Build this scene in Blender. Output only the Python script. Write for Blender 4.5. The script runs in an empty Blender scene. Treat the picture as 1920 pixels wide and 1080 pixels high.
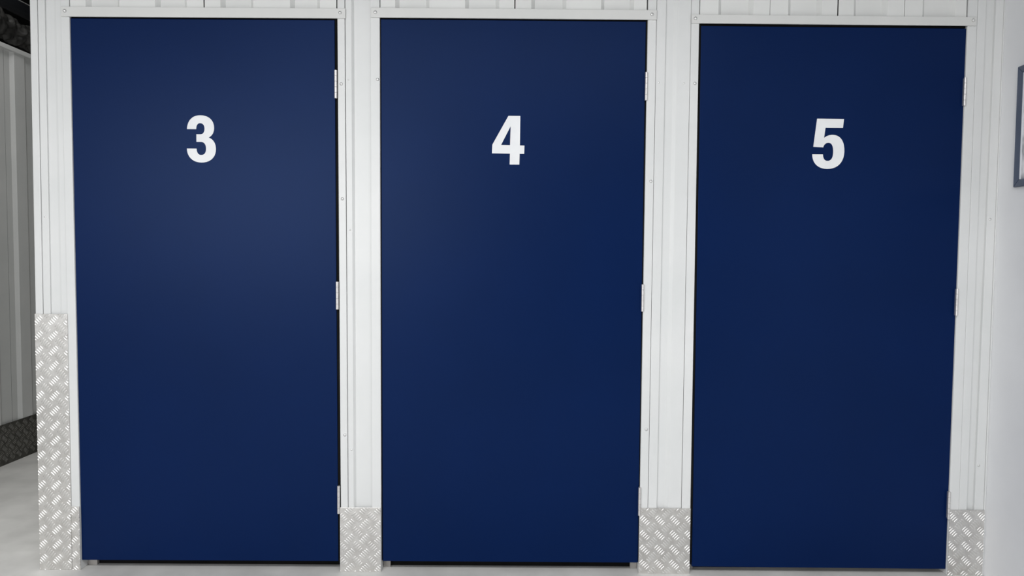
import bpy, bmesh, math, random
from mathutils import Vector, Matrix, noise

random.seed(5)
SC = bpy.context.scene
COL = SC.collection

# ------------------------------------------------------------------ camera
def setup_camera():
    f, pitch, roll, yaw, D, H = 1300.0, 0.04505154, 0.00766479, 0.00321105, 2.58782987, 1.20009533
    cy, sy, cp, sp = math.cos(yaw), math.sin(yaw), math.cos(pitch), math.sin(pitch)
    cr, sr = math.cos(roll), math.sin(roll)
    fwd = Vector((sy*cp, cy*cp, -sp)); right = Vector((cy, -sy, 0)); up = right.cross(fwd)
    r2 = right*cr + up*sr; u2 = -right*sr + up*cr
    cd = bpy.data.cameras.new('camera'); cd.sensor_width = 36.0; cd.sensor_fit = 'HORIZONTAL'
    cd.lens = f/1920*36.0; cd.clip_start = 0.02
    co = bpy.data.objects.new('camera', cd); COL.objects.link(co)
    m = Matrix((r2, u2, -fwd)).transposed().to_4x4(); m.translation = Vector((0, -D, H))
    co.matrix_world = m
    SC.camera = co
setup_camera()

# ------------------------------------------------------------------ light
def setup_light():
    w = bpy.data.worlds.new('hall_light'); SC.world = w; w.use_nodes = True
    bg = w.node_tree.nodes['Background']
    bg.inputs[0].default_value = (0.96, 0.98, 1.0, 1); bg.inputs[1].default_value = 0.20
    def area(name, loc, target, sx, sy, power, col, spread=180):
        l = bpy.data.lights.new(name, 'AREA'); l.shape = 'RECTANGLE'; l.size = sx; l.size_y = sy
        l.energy = power; l.color = col; l.spread = math.radians(spread)
        o = bpy.data.objects.new(name, l); COL.objects.link(o); o.location = loc
        o.rotation_euler = (Vector(target)-Vector(loc)).to_track_quat('-Z', 'Y').to_euler()
    area('hall_lamp', (-2.9, -6.5, 2.0), (-0.6, 0, 1.0), 3.8, 1.6, 190, (0.985, 0.99, 1.0))
    area('ceiling_lamp', (-0.2, -2.6, 2.9), (-0.2, -2.599, 0), 3.1, 0.9, 96, (0.98, 0.99, 1.0), 158)
    area('aisle_lamp', (-3.04, 0.6, 3.3), (-2.4, 0.6, 0), 0.3, 2.4, 48, (1.0, 0.99, 0.97))
    SC.view_settings.view_transform = 'Standard'; SC.view_settings.look = 'None'
    SC.view_settings.gamma = 1.0; SC.view_settings.use_curve_mapping = False
    SC.view_settings.exposure = -0.07
setup_light()
SC.cycles.use_denoising = True

# ------------------------------------------------------------------ materials
def new_mat(name):
    m = bpy.data.materials.new(name); m.use_nodes = True
    nt = m.node_tree; return m, nt, nt.nodes['Principled BSDF']
def tint_noise(nt, b, c0, c1, scale, detail=4, stretch=(1, 1, 1), lo=0.35, hi=0.65):
    tc = nt.nodes.new('ShaderNodeTexCoord'); mp = nt.nodes.new('ShaderNodeMapping'); mp.inputs['Scale'].default_value = stretch
    n = nt.nodes.new('ShaderNodeTexNoise'); n.inputs['Scale'].default_value = scale; n.inputs['Detail'].default_value = detail
    r = nt.nodes.new('ShaderNodeValToRGB'); r.color_ramp.elements[0].position = lo; r.color_ramp.elements[1].position = hi
    r.color_ramp.elements[0].color = (*c0, 1); r.color_ramp.elements[1].color = (*c1, 1)
    nt.links.new(tc.outputs['Object'], mp.inputs[0]); nt.links.new(mp.outputs[0], n.inputs['Vector'])
    nt.links.new(n.outputs['Fac'], r.inputs[0]); nt.links.new(r.outputs[0], b.inputs['Base Color'])
    return tc, mp, n
def add_bump(nt, b, scale, strength, dist=0.001, detail=3, stretch=(1, 1, 1)):
    tc = nt.nodes.new('ShaderNodeTexCoord'); mp = nt.nodes.new('ShaderNodeMapping'); mp.inputs['Scale'].default_value = stretch
    n = nt.nodes.new('ShaderNodeTexNoise'); n.inputs['Scale'].default_value = scale; n.inputs['Detail'].default_value = detail
    bp = nt.nodes.new('ShaderNodeBump'); bp.inputs['Strength'].default_value = strength; bp.inputs['Distance'].default_value = dist
    nt.links.new(tc.outputs['Object'], mp.inputs[0]); nt.links.new(mp.outputs[0], n.inputs['Vector'])
    nt.links.new(n.outputs['Fac'], bp.inputs['Height']); nt.links.new(bp.outputs[0], b.inputs['Normal'])
def mat_paint(name, c0, c1, rough, scale=3, spec=0.4, bump=0.06):
    m, nt, b = new_mat(name); tint_noise(nt, b, c0, c1, scale)
    b.inputs['Roughness'].default_value = rough; b.inputs['Specular IOR Level'].default_value = spec
    if bump: add_bump(nt, b, 14, bump, 0.002, 3, (1, 1, 0.25))
    return m
M = {}
M['steel'] = mat_paint('pale_grey_painted_steel', (0.655, 0.665, 0.66), (0.70, 0.705, 0.70), 0.38)
M['rail'] = mat_paint('rail_grey_painted_steel', (0.63, 0.635, 0.62), (0.665, 0.665, 0.65), 0.42)
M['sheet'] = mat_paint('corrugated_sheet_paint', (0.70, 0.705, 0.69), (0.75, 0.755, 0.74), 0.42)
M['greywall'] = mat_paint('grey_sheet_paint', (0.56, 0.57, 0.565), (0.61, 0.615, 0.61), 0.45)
M['plaster'] = mat_paint('smooth_wall_paint', (0.76, 0.765, 0.78), (0.82, 0.825, 0.835), 0.7, 2.2, 0.3, 0.1)
def door_mat():
    m, nt, b = new_mat('navy_door_laminate')
    tint_noise(nt, b, (0.0003, 0.0086, 0.052), (0.0004, 0.0095, 0.058), 2.0)
    b.inputs['Roughness'].default_value = 0.38; b.inputs['Specular IOR Level'].default_value = 0.2
    b.inputs['Specular Tint'].default_value = (0.42, 0.59, 1.0, 1)
    add_bump(nt, b, 900, 0.10, 0.0004, 2)
    return m
M['door'] = door_mat()
def metal(name, c0, c1, rough, scale, bump=0.0):
    m, nt, b = new_mat(name); tc, mp, n = tint_noise(nt, b, c0, c1, scale, 6)
    b.inputs['Metallic'].default_value = 0.82; b.inputs['Roughness'].default_value = rough
    if bump: add_bump(nt, b, 260, bump, 0.0006, 4)
    return m
M['alu'] = metal('bright_aluminium_tread', (0.62, 0.603, 0.58), (0.74, 0.727, 0.705), 0.33, 30, 0.3)
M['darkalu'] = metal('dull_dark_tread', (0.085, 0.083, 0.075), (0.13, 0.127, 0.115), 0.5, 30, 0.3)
M['highlitalu'] = metal('worn_highlit_tread_bars', (0.16, 0.157, 0.145), (0.30, 0.295, 0.28), 0.45, 60)  # worn bar tops, colour lightened to paint in their highlights
M['lug'] = metal('polished_tread_bars', (0.70, 0.688, 0.668), (0.80, 0.79, 0.77), 0.40, 30)
M['hinge'] = metal('satin_hinge_steel', (0.68, 0.66, 0.65), (0.76, 0.74, 0.73), 0.45, 40)
M['rivet'] = metal('bright_rivet_head', (0.74, 0.74, 0.73), (0.80, 0.80, 0.79), 0.28, 30)
M['white'] = mat_paint('white_vinyl', (0.75, 0.76, 0.775), (0.80, 0.81, 0.82), 0.5, 12, 0.4, 0)
def floor_mat():
    m, nt, b = new_mat('polished_concrete')
    tint_noise(nt, b, (0.56, 0.553, 0.533), (0.68, 0.671, 0.648), 5.5, 8)
    b.inputs['Roughness'].default_value = 0.55; b.inputs['Specular IOR Level'].default_value = 0.3
    add_bump(nt, b, 40, 0.08, 0.002, 5)
    return m
M['floor'] = floor_mat()
M['dark'] = mat_paint('dark_unlit_lining', (0.012, 0.012, 0.012), (0.02, 0.02, 0.02), 0.9, 4, 0.1, 0)
M['insul'] = mat_paint('black_insulation_wrap', (0.05, 0.05, 0.048), (0.085, 0.083, 0.08), 0.42, 9, 0.6, 0.3)
M['pipe'] = mat_paint('dark_pipe_paint', (0.008, 0.009, 0.011), (0.012, 0.013, 0.016), 0.4, 6, 0.5, 0)
M['conduit'] = mat_paint('galvanised_conduit', (0.35, 0.35, 0.34), (0.42, 0.42, 0.40), 0.4, 20, 0.5, 0)
M['notice'] = mat_paint('slate_blue_frame', (0.065, 0.085, 0.135), (0.075, 0.098, 0.15), 0.3, 6, 0.6, 0)
M['lip'] = mat_paint('pale_frame_lip', (0.6, 0.62, 0.66), (0.66, 0.68, 0.72), 0.25, 6, 0.6, 0)
M['gapshade'] = mat_paint('black_gap_shade', (0.004, 0.004, 0.004), (0.007, 0.007, 0.007), 0.8, 10, 0.1, 0)  # painted shade: near-black fill for the gaps around and under the doors
M['block'] = mat_paint('grey_stop_block', (0.36, 0.345, 0.325), (0.42, 0.40, 0.38), 0.6, 30, 0.3, 0)
def print_mat():
    m, nt, b = new_mat('printed_notice_sheet')
    tint_noise(nt, b, (0.16, 0.17, 0.20), (0.78, 0.78, 0.80), 16, 3, (1, 1, 0.5), 0.38, 0.52)
    b.inputs['Roughness'].default_value = 0.20
    return m
M['print'] = print_mat()

# ------------------------------------------------------------------ helpers
def empty(name, loc=(0, 0, 0)):
    o = bpy.data.objects.new(name, None); COL.objects.link(o); o.location = loc; o.empty_display_size = 0.1
    return o
def tag(o, label, cat, group=None, kind=None):
    o['label'] = label; o['category'] = cat
    if group: o['group'] = group
    if kind: o['kind'] = kind
    return o
def link(name, me, mat, parent=None, smooth=False):
    if mat is not None and not me.materials: me.materials.append(M[mat])
    o = bpy.data.objects.new(name, me); COL.objects.link(o)
    if parent is not None:
        o.parent = parent
        pl = parent.matrix_basis.translation.copy(); q = parent.parent
        while q is not None: pl += q.matrix_basis.translation; q = q.parent
        o.location = -pl                      # mesh data are in world metres
    if smooth:
        big = max(p.area for p in me.polygons)
        for p in me.polygons: p.use_smooth = True if smooth != 'sides' else (len(p.vertices) == 4 and p.area > 0.4*big)
    return o
def from_bm(name, bm, mat, parent=None, smooth=False):
    bmesh.ops.recalc_face_normals(bm, faces=bm.faces)
    me = bpy.data.meshes.new(name); bm.to_mesh(me); bm.free()
    return link(name, me, mat, parent, smooth)
def slab_bm(bl, br, tr, tl, y0, y1, bevel=0.0, seg=2):
    """upright slab: four (x, z) corners, front at y0, back at y1"""
    bm = bmesh.new()
    f = [bm.verts.new((x, y0, z)) for x, z in (bl, br, tr, tl)]
    b = [bm.verts.new((x, y1, z)) for x, z in (bl, br, tr, tl)]
    bm.faces.new(f); bm.faces.new(b[::-1])
    for i in range(4): bm.faces.new((f[i], b[i], b[(i+1) % 4], f[(i+1) % 4]))
    if bevel:
        bmesh.ops.recalc_face_normals(bm, faces=bm.faces)
        bmesh.ops.bevel(bm, geom=bm.edges[:], offset=bevel, segments=seg, affect='EDGES', profile=0.6)
    return bm
def slab(name, mat, parent, x0, x1, z0, z1, y0, y1, bevel=0.0, lean=(0, 0), seg=2):
    """x0, x1 at z = 0; lean = shift of each edge at z = 2.2"""
    a = lambda x, k, z: (x + k*z/2.2, z)
    return from_bm(name, slab_bm(a(x0, lean[0], z0), a(x1, lean[1], z0), a(x1, lean[1], z1), a(x0, lean[0], z1), y0, y1, bevel, seg), mat, parent)
def box_bm(p0, p1, bevel=0.0):
    return slab_bm((p0[0], p0[2]), (p1[0], p0[2]), (p1[0], p1[2]), (p0[0], p1[2]), p0[1], p1[1], bevel)
def folded(name, mat, parent, prof, z0, z1, th=0.0012, along='x', lean=0.0):
    """folded sheet: profile of (u, v) run upright; along x: u = x, v = y; along y: u = y, v = x (sheet facing +x)"""
    bm = bmesh.new()
    def vert(u, v, z):
        return bm.verts.new((u + lean*z/2.2, v, z) if along == 'x' else (v, u, z))
    s = th if along == 'x' else -th
    rows = []
    for z in (z0, z1):
        rows.append(([vert(u, v, z) for u, v in prof], [vert(u, v + s, z) for u, v in prof]))
    (f0, b0), (f1, b1) = rows
    n = len(prof)
    for i in range(n-1):
        bm.faces.new((f0[i], f0[i+1], f1[i+1], f1[i])); bm.faces.new((b0[i], b1[i], b1[i+1], b0[i+1]))
        bm.faces.new((f0[i], b0[i], b0[i+1], f0[i+1])); bm.faces.new((f1[i], f1[i+1], b1[i+1], b1[i]))
    bm.faces.new((f0[0], f1[0], b1[0], b0[0])); bm.faces.new((f0[-1], b0[-1], b1[-1], f1[-1]))
    return from_bm(name, bm, mat, parent)
def dome_bm(c, r, h, seg=12):
    bm = bmesh.new(); rings = []
    for k, (rr, hh) in enumerate(((1, 0), (0.97, 0.35), (0.8, 0.7), (0.5, 0.92))):
        rings.append([bm.verts.new((c[0]+r*rr*math.cos(2*math.pi*i/seg), c[1]-h*hh, c[2]+r*rr*math.sin(2*math.pi*i/seg))) for i in range(seg)])
    for a, b in zip(rings, rings[1:]):
        for i in range(seg): bm.faces.new((a[i], a[(i+1) % seg], b[(i+1) % seg], b[i]))
    t = bm.verts.new((c[0], c[1]-h, c[2]))
    for i in range(seg): bm.faces.new((rings[-1][i], rings[-1][(i+1) % seg], t))
    bm.faces.new(rings[0][::-1])
    return bm
def rivet(parent, x, z, y=0.0, r=0.0058, h=0.0050):
    return from_bm('rivet', dome_bm((x, y+0.0004, z), r, h), 'rivet', parent, True)
def tube_bm(p0, p1, r, seg=16, bev=0.12):
    bm = bmesh.new(); p0 = Vector(p0); p1 = Vector(p1); d = (p1-p0); L = d.length; d.normalize()
    a = d.orthogonal().normalized(); b = d.cross(a); rings = []
    for t, rr in ((0, r*(1-bev)), (r*bev, r), (L-r*bev, r), (L, r*(1-bev))):
        rings.append([bm.verts.new(p0+d*t+(a*math.cos(2*math.pi*i/seg)+b*math.sin(2*math.pi*i/seg))*rr) for i in range(seg)])
    for q, s in zip(rings, rings[1:]):
        for i in range(seg): bm.faces.new((q[i], q[(i+1) % seg], s[(i+1) % seg], s[i]))
    bm.faces.new(rings[0][::-1]); bm.faces.new(rings[-1])
    return bm

TOP = 2.375
# ------------------------------------------------------------------ the setting
fl = from_bm('floor', box_bm((-7, -9, -0.1), (5, 6, 0)), 'floor')
tag(fl, 'smooth pale grey concrete floor in front of the blue doors', 'floor', kind='structure')
ce = from_bm('ceiling', box_bm((-7, 0.0, 3.7), (5, 6, 3.8)), 'dark')
tag(ce, 'black unlit roof space above the grey partition', 'ceiling', kind='structure')
wr = from_bm('wall_rear', box_bm((-7, 6, 0), (5, 6.1, 3.7)), 'dark')
tag(wr, 'dark far end wall of the hall behind the units', 'wall', kind='structure')
wf = from_bm('wall_far_left', box_bm((-7.1, 0.0, 0), (-7, 6.1, 3.7)), 'dark')
tag(wf, 'dark outer hall wall beyond the grey partition', 'wall', kind='structure')
wrt = from_bm('wall_right', box_bm((1.8135, -3.4, 0), (1.95, 3.0, 3.0), 0.002), 'plaster')
tag(wrt, 'smooth pale grey painted side wall beside door 5', 'wall', kind='structure')

# --- front partition: sheets, posts and cover strips between and above the doors
wb = tag(empty('wall_back'), 'pale grey steel partition holding the three blue doors', 'wall', kind='structure')
FL, RC = 0.004, 0.019                       # flat face and recess depth of the corrugated sheets
def corrugated(x0, x1, recesses):
    prof = [(x0, FL)]
    for a, b in recesses: prof += [(a, FL), (a+0.014, RC), (b-0.014, RC), (b, FL)]
    prof.append((x1, FL))
    folded('corrugated_sheet', 'sheet', wb, prof, 2.078, TOP)
corrugated(-1.6205, -1.1317, [(-1.5637, -1.4400), (-1.3096, -1.1930)])
corrugated(-1.1277, -0.6445, [(-1.0700, -0.9490), (-0.8147, -0.7045)])
corrugated(-0.4830, 0.0091, [(-0.4289, -0.3030), (-0.1722, -0.0465)])
corrugated(0.0131, 0.4960, [(0.0709, 0.2003), (0.3279, 0.4495)])
corrugated(0.6920, 0.9493, [(0.7600, 0.8885)])
corrugated(0.9507, 1.1978, [(1.0165, 1.1410)])
corrugated(1.2020, 1.4450, [(1.2585, 1.3830)])
corrugated(1.4466, 1.6740, [(1.5120, 1.6330)])
# left end of the partition
slab('corner_post', 'steel', wb, -1.7755, -1.7475, 0, TOP, 0.0, 0.06, 0.0035, (0.010, 0.009), 3)
slab('cover_strip', 'steel', wb, -1.7450, -1.7178, 0, TOP, 0.0005, 0.012, 0.002, (0.0085, 0.007))
folded('pillar_sheet', 'steel', wb, [(-1.735, 0.0065), (-1.684, 0.0065), (-1.676, 0.0050), (-1.6545, 0.0050)], 0, TOP, lean=0.003)
# between doors 3 and 4
slab('cover_strip', 'steel', wb, -0.6040, -0.5835, 0, TOP, 0.0010, 0.012, 0.0012, (-0.0075, -0.0055))
folded('pillar_sheet', 'steel', wb, [(-0.596, 0.003), (-0.5835, 0.003), (-0.5765, 0.0105), (-0.5172, 0.0105)], 0, TOP, lean=-0.0045)
# between doors 4 and 5
slab('cover_strip', 'steel', wb, 0.5310, 0.5635, 0, TOP, 0.0010, 0.012, 0.0015, (0.0025, 0.0035))
folded('pillar_sheet', 'steel', wb, [(0.550, 0.0105), (0.5945, 0.0105), (0.6085, 0.0035), (0.6562, 0.0035)], 0, TOP, lean=0.003)
# right end
slab('cover_strip', 'steel', wb, 1.7128, 1.7425, 0, TOP, 0.0010, 0.012, 0.0018, (0.0015, 0.0025))
folded('pillar_sheet', 'steel', wb, [(1.735, 0.0125), (1.790, 0.0125)], 0, TOP, lean=0.006)
slab('cover_strip', 'steel', wb, 1.7705, 1.8060, 0, TOP, 0.0015, 0.014, 0.0018, (0.0110, 0.004))
slab('edge_angle', 'steel', wb, 1.8065, 1.8128, 0, TOP, -0.0015, 0.014, 0.0008, (0.0035, 0.0005))
for x, z, y in ((-0.6013, 1.8459, .001), (-0.5950, 1.2944, .001), (-0.5925, 0.4675, .001), (0.5446, 1.8458, .001), (0.6381, 1.8446, .0035),
                (1.7893, 1.3535, .0015), (1.7819, 0.4234, .0015), (-1.7269, 1.3339, .0005)):
    big = x > 1.7
    rivet(wb, x, z, y, 0.0048 if big else 0.0036, 0.0036 if big else 0.0022)
# shell of the units behind the front
from_bm('unit_side_sheet', box_bm((-1.766, 0.05, 0), (-1.756, 2.4, TOP)), 'sheet', wb)
from_bm('unit_roof_sheet', box_bm((-1.766, 0.016, TOP-0.005), (1.81, 2.4, TOP+0.005)), 'sheet', wb)
from_bm('unit_back_sheet', box_bm((-1.766, 2.4, 0), (1.81, 2.41, TOP)), 'dark', wb)
for x in (-0.5505, 0.592): from_bm('unit_divider', box_bm((x-0.01, 0.07, 0), (x+0.01, 2.4, TOP-0.006)), 'dark', wb)

# --- grey partition across the aisle on the far left
wl = tag(empty('wall_left', (-2.865, 0, 0)), 'dim grey corrugated partition across the aisle left of door 3', 'wall', kind='structure')
XB = -2.865
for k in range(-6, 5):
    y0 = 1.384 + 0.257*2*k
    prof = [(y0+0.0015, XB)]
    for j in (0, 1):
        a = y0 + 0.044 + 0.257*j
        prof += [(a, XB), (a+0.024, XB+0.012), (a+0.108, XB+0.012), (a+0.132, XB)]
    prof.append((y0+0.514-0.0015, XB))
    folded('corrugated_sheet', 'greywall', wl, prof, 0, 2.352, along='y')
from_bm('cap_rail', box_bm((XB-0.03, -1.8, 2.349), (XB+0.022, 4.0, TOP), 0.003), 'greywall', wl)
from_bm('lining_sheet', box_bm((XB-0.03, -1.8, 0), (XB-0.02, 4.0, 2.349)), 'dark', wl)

# ------------------------------------------------------------------ door frames
def frame(n, label, left, right, rail, rivets, blocks, gap_strips, gap_z):
    """left/right = (x0, x1, lean0, lean1) at z 0; rail = (xl, xr, z0, z1)"""
    t = tag(empty('trim_%d' % n, ((left[0]+right[1])/2, 0, 0)), label, 'door frame', kind='structure')
    for x0, x1, l0, l1 in (left, right):
        slab('jamb', 'steel', t, x0, x1, 0, TOP, 0.0, 0.055, 0.0028, (l0, l1), 3)
    h = from_bm('header_rail', slab_bm((rail[0], rail[2]), (rail[1], rail[2]+rail[4]), (rail[1], rail[3]+rail[4]), (rail[0], rail[3]), -0.006, 0.0005, 0.002, 3), 'rail', t)
    for x, z in rivets[:2]: rivet(h, x, z, -0.006, 0.0064, 0.0058)
    for x, z in rivets[2:]: rivet(t, x, z, 0.0)
    for a, k in gap_strips: slab('edge_gap_shade', 'gapshade', t, a[0], a[1], 0.04, rail[2]+0.02, 0.009, 0.034, 0, k)  # dark strips added so the side gaps read as black shade
    from_bm('head_gap_shade', box_bm((left[1], 0.010, gap_z+0.0012), (right[0]+0.002, 0.05, 2.095)), 'gapshade', t)  # added filler that blackens the shaded gap over the door
    from_bm('under_door_shade', box_bm((left[1]+0.001, 0.057, 0), (right[0]-0.001, 0.062, 0.06)), 'gapshade', t)  # added black strip standing in for the shadow beneath the door
    for x0, x1, z1 in blocks: from_bm('stop_block', box_bm((x0, 0.042, 0.0), (x1, 0.056, z1), 0.001), 'block', t)
    return t
frame(1, 'pale grey steel frame around the door numbered 3', (-1.6527, -1.6204, -0.0015, -0.0015), (-0.6330, -0.6058, -0.0078, -0.0079),
      (-1.6495, -0.6092, 2.0655, 2.1015, 0.002), [(-1.6339, 2.0852), (-0.6285, 2.0872), (-0.6263, 1.8311), (-0.6238, 1.4100), (-0.6167, 0.5243)],
      [(-1.6195, -1.584, 0.026)], [((-0.6450, -0.6332), (-0.0068, -0.0078))], 2.0645)
frame(2, 'pale grey steel frame around the door numbered 4', (-0.5157, -0.4805, -0.0044, -0.0048), (0.4990, 0.5296, 0.0013, 0.0027),
      (-0.5170, 0.5322, 2.0719, 2.1074, 0.0004), [(-0.4995, 2.0902), (0.5139, 2.0909), (0.5211, 1.4837), (0.5189, 0.5535), (-0.4927, 1.8487)],
      [(-0.4795, -0.4530, 0.028), (0.4740, 0.4980, 0.028)], [((-0.4803, -0.4764), (-0.0049, -0.0055)), ((0.4965, 0.4989), (-0.0023, 0.0013))], 2.0695)
frame(3, 'pale grey steel frame around the door numbered 5', (0.6579, 0.6922, 0.0022, -0.0030), (1.6740, 1.7125, 0.0040, 0.0005),
      (0.6590, 1.7076, 2.0612, 2.0930, -0.0006), [(0.6735, 2.0782), (1.6942, 2.0803), (0.6775, 1.8440)],
      [(0.695, 0.7160, 0.0165)], [((0.6924, 0.7025), (-0.0030, -0.0046))], 2.0555)

# ------------------------------------------------------------------ doors
def bez(p0, p1, p2, p3, n=10):
    out = []
    for i in range(1, n+1):
        t = i/n; s = 1-t
        out.append(tuple(s*s*s*p0[k]+3*s*s*t*p1[k]+3*s*t*t*p2[k]+t*t*t*p3[k] for k in (0, 1)))
    return out
def outline(cmds):
    pts = [cmds[0]]
    for c in cmds[1:]:
        if len(c) == 2: pts.append(c)
        else: pts += bez(pts[-1], *c)
    return pts
G3 = [(272, 378), ((280, 225), (370, 140), (505, 140)), ((650, 140), (738, 225), (738, 352)), ((738, 430), (705, 490), (642, 520)),
      ((722, 545), (766, 620), (766, 715)), ((766, 860), (665, 950), (515, 950)), ((360, 950), (268, 850), (266, 712)), (433, 712),
      ((436, 780), (460, 820), (512, 820)), ((570, 820), (596, 775), (596, 710)), ((596, 630), (560, 595), (500, 595)), (432, 595), (432, 465),
      (500, 465), ((550, 465), (574, 425), (574, 365)), ((574, 310), (545, 275), (500, 275)), ((455, 275), (432, 310), (430, 378))]
G4 = [(522, 110), (720, 110), (717, 610), (793, 611), (790, 752), (714, 752), (710, 936), (548, 936), (551, 751), (250, 748), (256, 600)]
G4H = [(560, 285), (552, 607), (402, 605)]
G5 = [(330, 112), (765, 114), (752, 265), (470, 265), (450, 440), ((485, 405), (530, 385), (590, 385)), ((715, 385), (785, 490), (785, 665)),
      ((785, 855), (680, 965), (515, 965)), ((365, 965), (270, 870), (266, 718)), (440, 718), ((442, 785), (468, 828), (515, 828)),
      ((575, 828), (605, 775), (605, 680)), ((605, 570), (575, 520), (525, 520)), ((480, 520), (452, 550), (442, 598)), (280, 590)]
def numeral(parent, loops, x0, x1, z0, z1, yf):
    """cut vinyl numeral: outline loops filled and given thickness"""
    pts = [p for l in loops for p in l]
    u0, u1 = min(p[0] for p in pts), max(p[0] for p in pts); v0, v1 = min(p[1] for p in pts), max(p[1] for p in pts)
    bm = bmesh.new(); edges = []
    for l in loops:
        vs = [bm.verts.new((x0+(p[0]-u0)/(u1-u0)*(x1-x0), yf-0.0008, z1-(p[1]-v0)/(v1-v0)*(z1-z0))) for p in l]
        edges += [bm.edges.new((vs[i], vs[(i+1) % len(vs)])) for i in range(len(vs))]
    bmesh.ops.triangle_fill(bm, edges=edges, use_beauty=True)
    bmesh.ops.recalc_face_normals(bm, faces=bm.faces)
    r = bmesh.ops.extrude_face_region(bm, geom=bm.faces[:])
    bmesh.ops.translate(bm, verts=[v for v in r['geom'] if isinstance(v, bmesh.types.BMVert)], vec=(0, 0.0006, 0))
    return from_bm('numeral', bm, 'white', parent)
YD = 0.006
def hinge(door, x, z0, z1, lean):
    hg = from_bm('hinge', box_bm((x-0.0015, -0.004, z0+0.002), (x+0.0015, 0.034, z1-0.002)), 'hinge', door)
    n = 5; s = (z1-z0)/n
    for k in range(n):
        from_bm('knuckle', tube_bm((x, -0.0052, z0+s*k+0.0003), (x, -0.0052, z0+s*(k+1)-0.0003), 0.0052, 24, 0.04), 'hinge', hg)
def door(n, label, bl, br, tr, tl, loops, num, hinges):
    t = tag(empty('door_%d' % n, ((bl[0]+br[0])/2, YD, 0)), label, 'door', kind='structure')
    from_bm('door_leaf', slab_bm(bl, br, tr, tl, YD, YD+0.03, 0.0012, 2), 'door', t)
    o = numeral(t, loops, *num, YD); o['label'] = 'bold white number on navy door'
    for x, z0, z1 in hinges: hinge(t, x, z0, z1, 0)
    return t
door(1, 'navy blue door with white number 3, beside the tall tread plate', (-1.6200, 0.0350), (-0.6453, 0.0366), (-0.6521, 2.0642), (-1.6215, 2.0630), [outline(G3)],
     (-1.2003, -1.0928, 1.5403, 1.7138), [(-0.6458, 1.7775, 1.8804), (-0.6429, 0.9987, 1.1024), (-0.6407, 0.2249, 0.3314)])
door(2, 'navy blue door with white number 4, between doors 3 and 5', (-0.4760, 0.0379), (0.4961, 0.0379), (0.4939, 2.0691), (-0.4814, 2.0693), [G4, G4H],
     (-0.0700, 0.0504, 1.5421, 1.7212), [(0.4970, 1.7792, 1.8823), (0.4964, 0.9992, 1.1011), (0.4970, 0.2252, 0.3329)])
door(3, 'navy blue door with white number 5, beside the smooth wall', (0.7029, 0.0242), (1.6732, 0.0207), (1.6772, 2.0542), (0.6984, 2.0553), [outline(G5)],
     (1.1202, 1.2393, 1.5354, 1.7202), [(1.6735, 1.7695, 1.8727), (1.6722, 0.9919, 1.0939), (1.6700, 0.2195, 0.3243)])

# ------------------------------------------------------------------ tread plates
PITCH = 0.0568
def bar_into(bm, cx, cz, ang, L=0.0255, W=0.0056, H=0.0014, y=0.0):
    """one raised lens-shaped tread bar on the plate face (towards -y)"""
    c, s = math.cos(ang), math.sin(ang)
    def v(a, b, h): return bm.verts.new((cx+a*c-b*s, y-h, cz+a*s+b*c))
    prof = ((-0.5, 0.2, 0), (-0.43, 0.62, 0.6), (-0.22, 0.95, 0.95), (0, 1.0, 1.0), (0.22, 0.95, 0.95), (0.43, 0.62, 0.6), (0.5, 0.2, 0))
    rows = []
    for a, w, h in prof:
        rows.append([v(a*L, -w*W/2, 0), v(a*L, -w*W*0.3, H*h*0.75), v(a*L, 0, H*h+0.0001), v(a*L, w*W*0.3, H*h*0.75), v(a*L, w*W/2, 0)])
    for p, q in zip(rows, rows[1:]):
        for i in range(4): bm.faces.new((p[i], p[i+1], q[i+1], q[i]))
    bm.faces.new(rows[0][::-1]); bm.faces.new(rows[-1])
def lug_bm(cx, cz, ang, y):
    bm = bmesh.new(); sp = 0.0088
    for k in range(-2, 3):
        bar_into(bm, cx - math.sin(ang)*sp*k, cz + math.cos(ang)*sp*k, ang, y=y, L=0.0255-0.0018*abs(k))
    return bm
LUGS = {}
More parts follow.
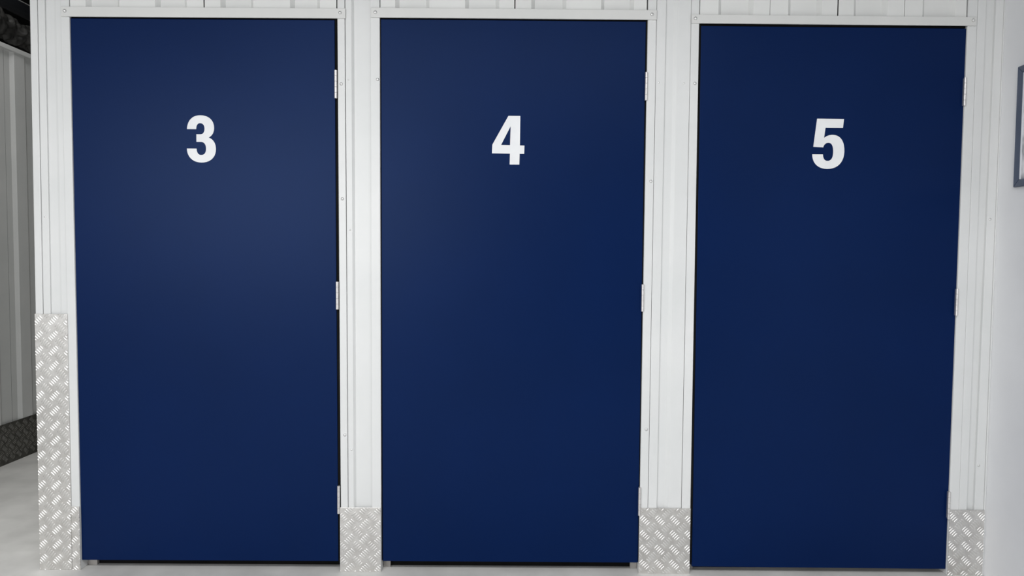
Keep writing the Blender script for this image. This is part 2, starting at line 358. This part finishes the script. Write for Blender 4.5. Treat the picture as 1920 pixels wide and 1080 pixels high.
def tread_plate(label, x0, x1, z1, y0, y1, px, pz, lean=(0, 0), first=1, mat='alu'):
    """aluminium five-bar tread plate standing on the floor; (px, pz) = centre of one lug whose bars run with `first`"""
    t = tag(empty('kick_plate', ((x0+x1)/2, y0, 0)), label, 'kick plate', 'tread plates along the foot of the doors')
    slab('plate', mat, t, x0, x1, 0.0, z1, y0, y1, 0.0008, lean)
    for fam in (0, 1):
        ang = math.radians(45)*(first if fam == 0 else -first)
        for i in range(-20, 21):
            for j in range(-24, 25):
                cx = px + (i+0.5*fam)*PITCH; cz = pz + (j+0.5*fam)*PITCH
                sh = lean[0]*cz/2.2
                a0, a1 = x0+lean[0]*cz/2.2+0.001, x1+lean[1]*cz/2.2-0.001
                R = 0.0215
                if cx < a0-R or cx > a1+R or cz < -R or cz > z1+R: continue
                inside = a0+R < cx < a1-R and R < cz < z1-R
                if inside:
                    key = (ang > 0)
                    if key not in LUGS:
                        bm = lug_bm(0, 0, ang, 0); bmesh.ops.recalc_face_normals(bm, faces=bm.faces)
                        me = bpy.data.meshes.new('tread_lug'); bm.to_mesh(me); bm.free(); me.materials.append(M['lug'])
                        for p in me.polygons: p.use_smooth = True
                        LUGS[key] = me
                    o = bpy.data.objects.new('tread_lug', LUGS[key]); COL.objects.link(o); o.parent = t
                    o.location = Vector((cx, y0, cz)) - t.location
                else:
                    bm = lug_bm(cx, cz, ang, y0)
                    for co, no in (((a0, 0, 0), (-1, 0, 0)), ((a1, 0, 0), (1, 0, 0)), ((0, 0, 0.001), (0, 0, -1)), ((0, 0, z1-0.001), (0, 0, 1))):
                        bmesh.ops.bisect_plane(bm, geom=bm.verts[:]+bm.edges[:]+bm.faces[:], plane_co=co, plane_no=no, clear_outer=True)
                    if len(bm.faces) < 4: bm.free(); continue
                    from_bm('tread_lug', bm, 'lug', t, True)
    return t
tread_plate('tall silver tread plate on the partition end left of door 3', -1.7738, -1.6520, 0.974, -0.0035, -0.0005, -1.7055, 0.268, (0.004, 0.003), -1)
tread_plate('narrow silver tread plate strip against the left edge of door 3', -1.6512, -1.6200, 0.2443, -0.0035, -0.0005, -1.6450, 0.110, (0, 0), -1)
tread_plate('silver tread plate under the first pillar, between doors three and four', -0.6365, -0.4815, 0.2474, -0.0035, -0.0005, -0.6000, 0.183, (0, 0), -1)
tread_plate('widest silver tread plate, under the pillar between doors four and five', 0.4970, 0.6918, 0.2525, -0.0035, -0.0005, 0.5752, 0.204, (0, 0), 1)
tread_plate('silver tread plate between door 5 and the smooth wall', 1.6745, 1.8082, 0.2535, -0.0035, -0.0020, 1.7450, 0.169, (0, 0), 1)
# dull plate along the foot of the far partition
bl = tag(empty('baseboard_left', (XB+0.014, 0, 0)), 'dull dark tread plate along the foot of the far grey partition', 'kick plate', kind='structure')
from_bm('plate', box_bm((XB+0.0125, -1.8, 0), (XB+0.0155, 4.0, 0.232), 0.0008), 'darkalu', bl)
bm = bmesh.new()
for i in range(-10, 30):
    for j in range(4):
        for fam in (0, 1):
            cy = 0.9 + (i+0.5*fam)*PITCH; cz = 0.035 + (j+0.5*fam)*PITCH
            if cz > 0.21: continue
            ang = math.radians(45)*(1-2*fam)
            for k in range(-2, 3):
                bar_into(bm, cy - math.sin(ang)*0.0088*k, cz + math.cos(ang)*0.0088*k, ang)
bmesh.ops.transform(bm, matrix=Matrix(((0, -1, 0, XB+0.0155), (1, 0, 0, 0), (0, 0, 1, 0), (0, 0, 0, 1))), verts=bm.verts)
o = from_bm('tread_pattern', bm, 'highlitalu', bl, True); o['kind'] = 'stuff'

# ------------------------------------------------------------------ wrapped duct and pipes behind the far partition
def wrapped_duct(x, z, r, ya, yb):
    bm = bmesh.new(); n = 420; seg = 60; rings = []
    for i in range(n+1):
        y = ya+(yb-ya)*i/n; ring = []
        for k in range(seg):
            a = 2*math.pi*k/seg; d = Vector((math.cos(a), 0, math.sin(a)))
            p = Vector((x, y, z))+d*r
            q = r + 0.035*noise.noise(p*7) + 0.055*abs(noise.noise(p*15+Vector((3, 1, 7)))) + 0.022*abs(noise.noise(p*34))
            ring.append(bm.verts.new(Vector((x, y, z))+d*q))
        rings.append(ring)
    for a, b in zip(rings, rings[1:]):
        for k in range(seg): bm.faces.new((a[k], a[(k+1) % seg], b[(k+1) % seg], b[k]))
    bm.faces.new(rings[0][::-1]); bm.faces.new(rings[-1])
    return from_bm('wrapped_duct', bm, 'insul', None, True)
tag(wrapped_duct(-3.25, 2.645, 0.058, 0.2, 3.6), 'crumpled black wrapped duct running above the far grey partition', 'duct')
pp = from_bm('overhead_pipe', tube_bm((-3.05, 0.2, 2.713), (-3.05, 3.6, 2.713), 0.042, 24, 0.05), 'pipe', None, True)
tag(pp, 'dark smooth pipe running above the crumpled wrapped duct', 'pipe')
cn = from_bm('conduit', tube_bm((-3.05, 0.2, 2.7605), (-3.05, 3.6, 2.7605), 0.0055, 10), 'conduit', None, True)
tag(cn, 'thin bright conduit along the top of the dark pipe', 'conduit')

# ------------------------------------------------------------------ framed notice on the smooth wall
XW = 1.8135
nf = tag(empty('notice_frame', (XW, -0.4, 1.465)), 'slate blue notice frame on the smooth wall beside door 5', 'notice')
y0, y1, z0, z1, bw, th = -0.094, -0.72, 1.462, 1.888, 0.026, 0.013
def frame_bar(pts):
    """mitred bar: outer/inner corners (y, z); face rises to th at the inner side"""
    bm = bmesh.new()
    back = [bm.verts.new((XW, y, z)) for y, z in pts]
    front = [bm.verts.new((XW-(th if k < 2 else th*0.8), y, z)) for k, (y, z) in enumerate(pts)]
    bm.faces.new(front); bm.faces.new(back[::-1])
    for i in range(4): bm.faces.new((front[i], back[i], back[(i+1) % 4], front[(i+1) % 4]))
    bmesh.ops.recalc_face_normals(bm, faces=bm.faces)
    bmesh.ops.bevel(bm, geom=bm.edges[:], offset=0.0015, segments=2, affect='EDGES')
    return from_bm('frame_bar', bm, 'notice', nf)
O = [(y0, z0), (y1, z0), (y1, z1), (y0, z1)]; I = [(y0-bw, z0+bw), (y1+bw, z0+bw), (y1+bw, z1-bw), (y0-bw, z1-bw)]
for k in range(4): frame_bar([O[k], O[(k+1) % 4], I[(k+1) % 4], I[k]])
from_bm('notice_sheet', box_bm((XW-0.007, y1+bw-0.004, z0+bw-0.004), (XW-0.0005, y0-bw+0.004, z1-bw+0.004)), 'print', nf)
from_bm('inner_lip', box_bm((XW-0.0112, y0-bw-0.003, z0+bw), (XW-0.004, y0-bw, z1-bw), 0.0004), 'lip', nf)
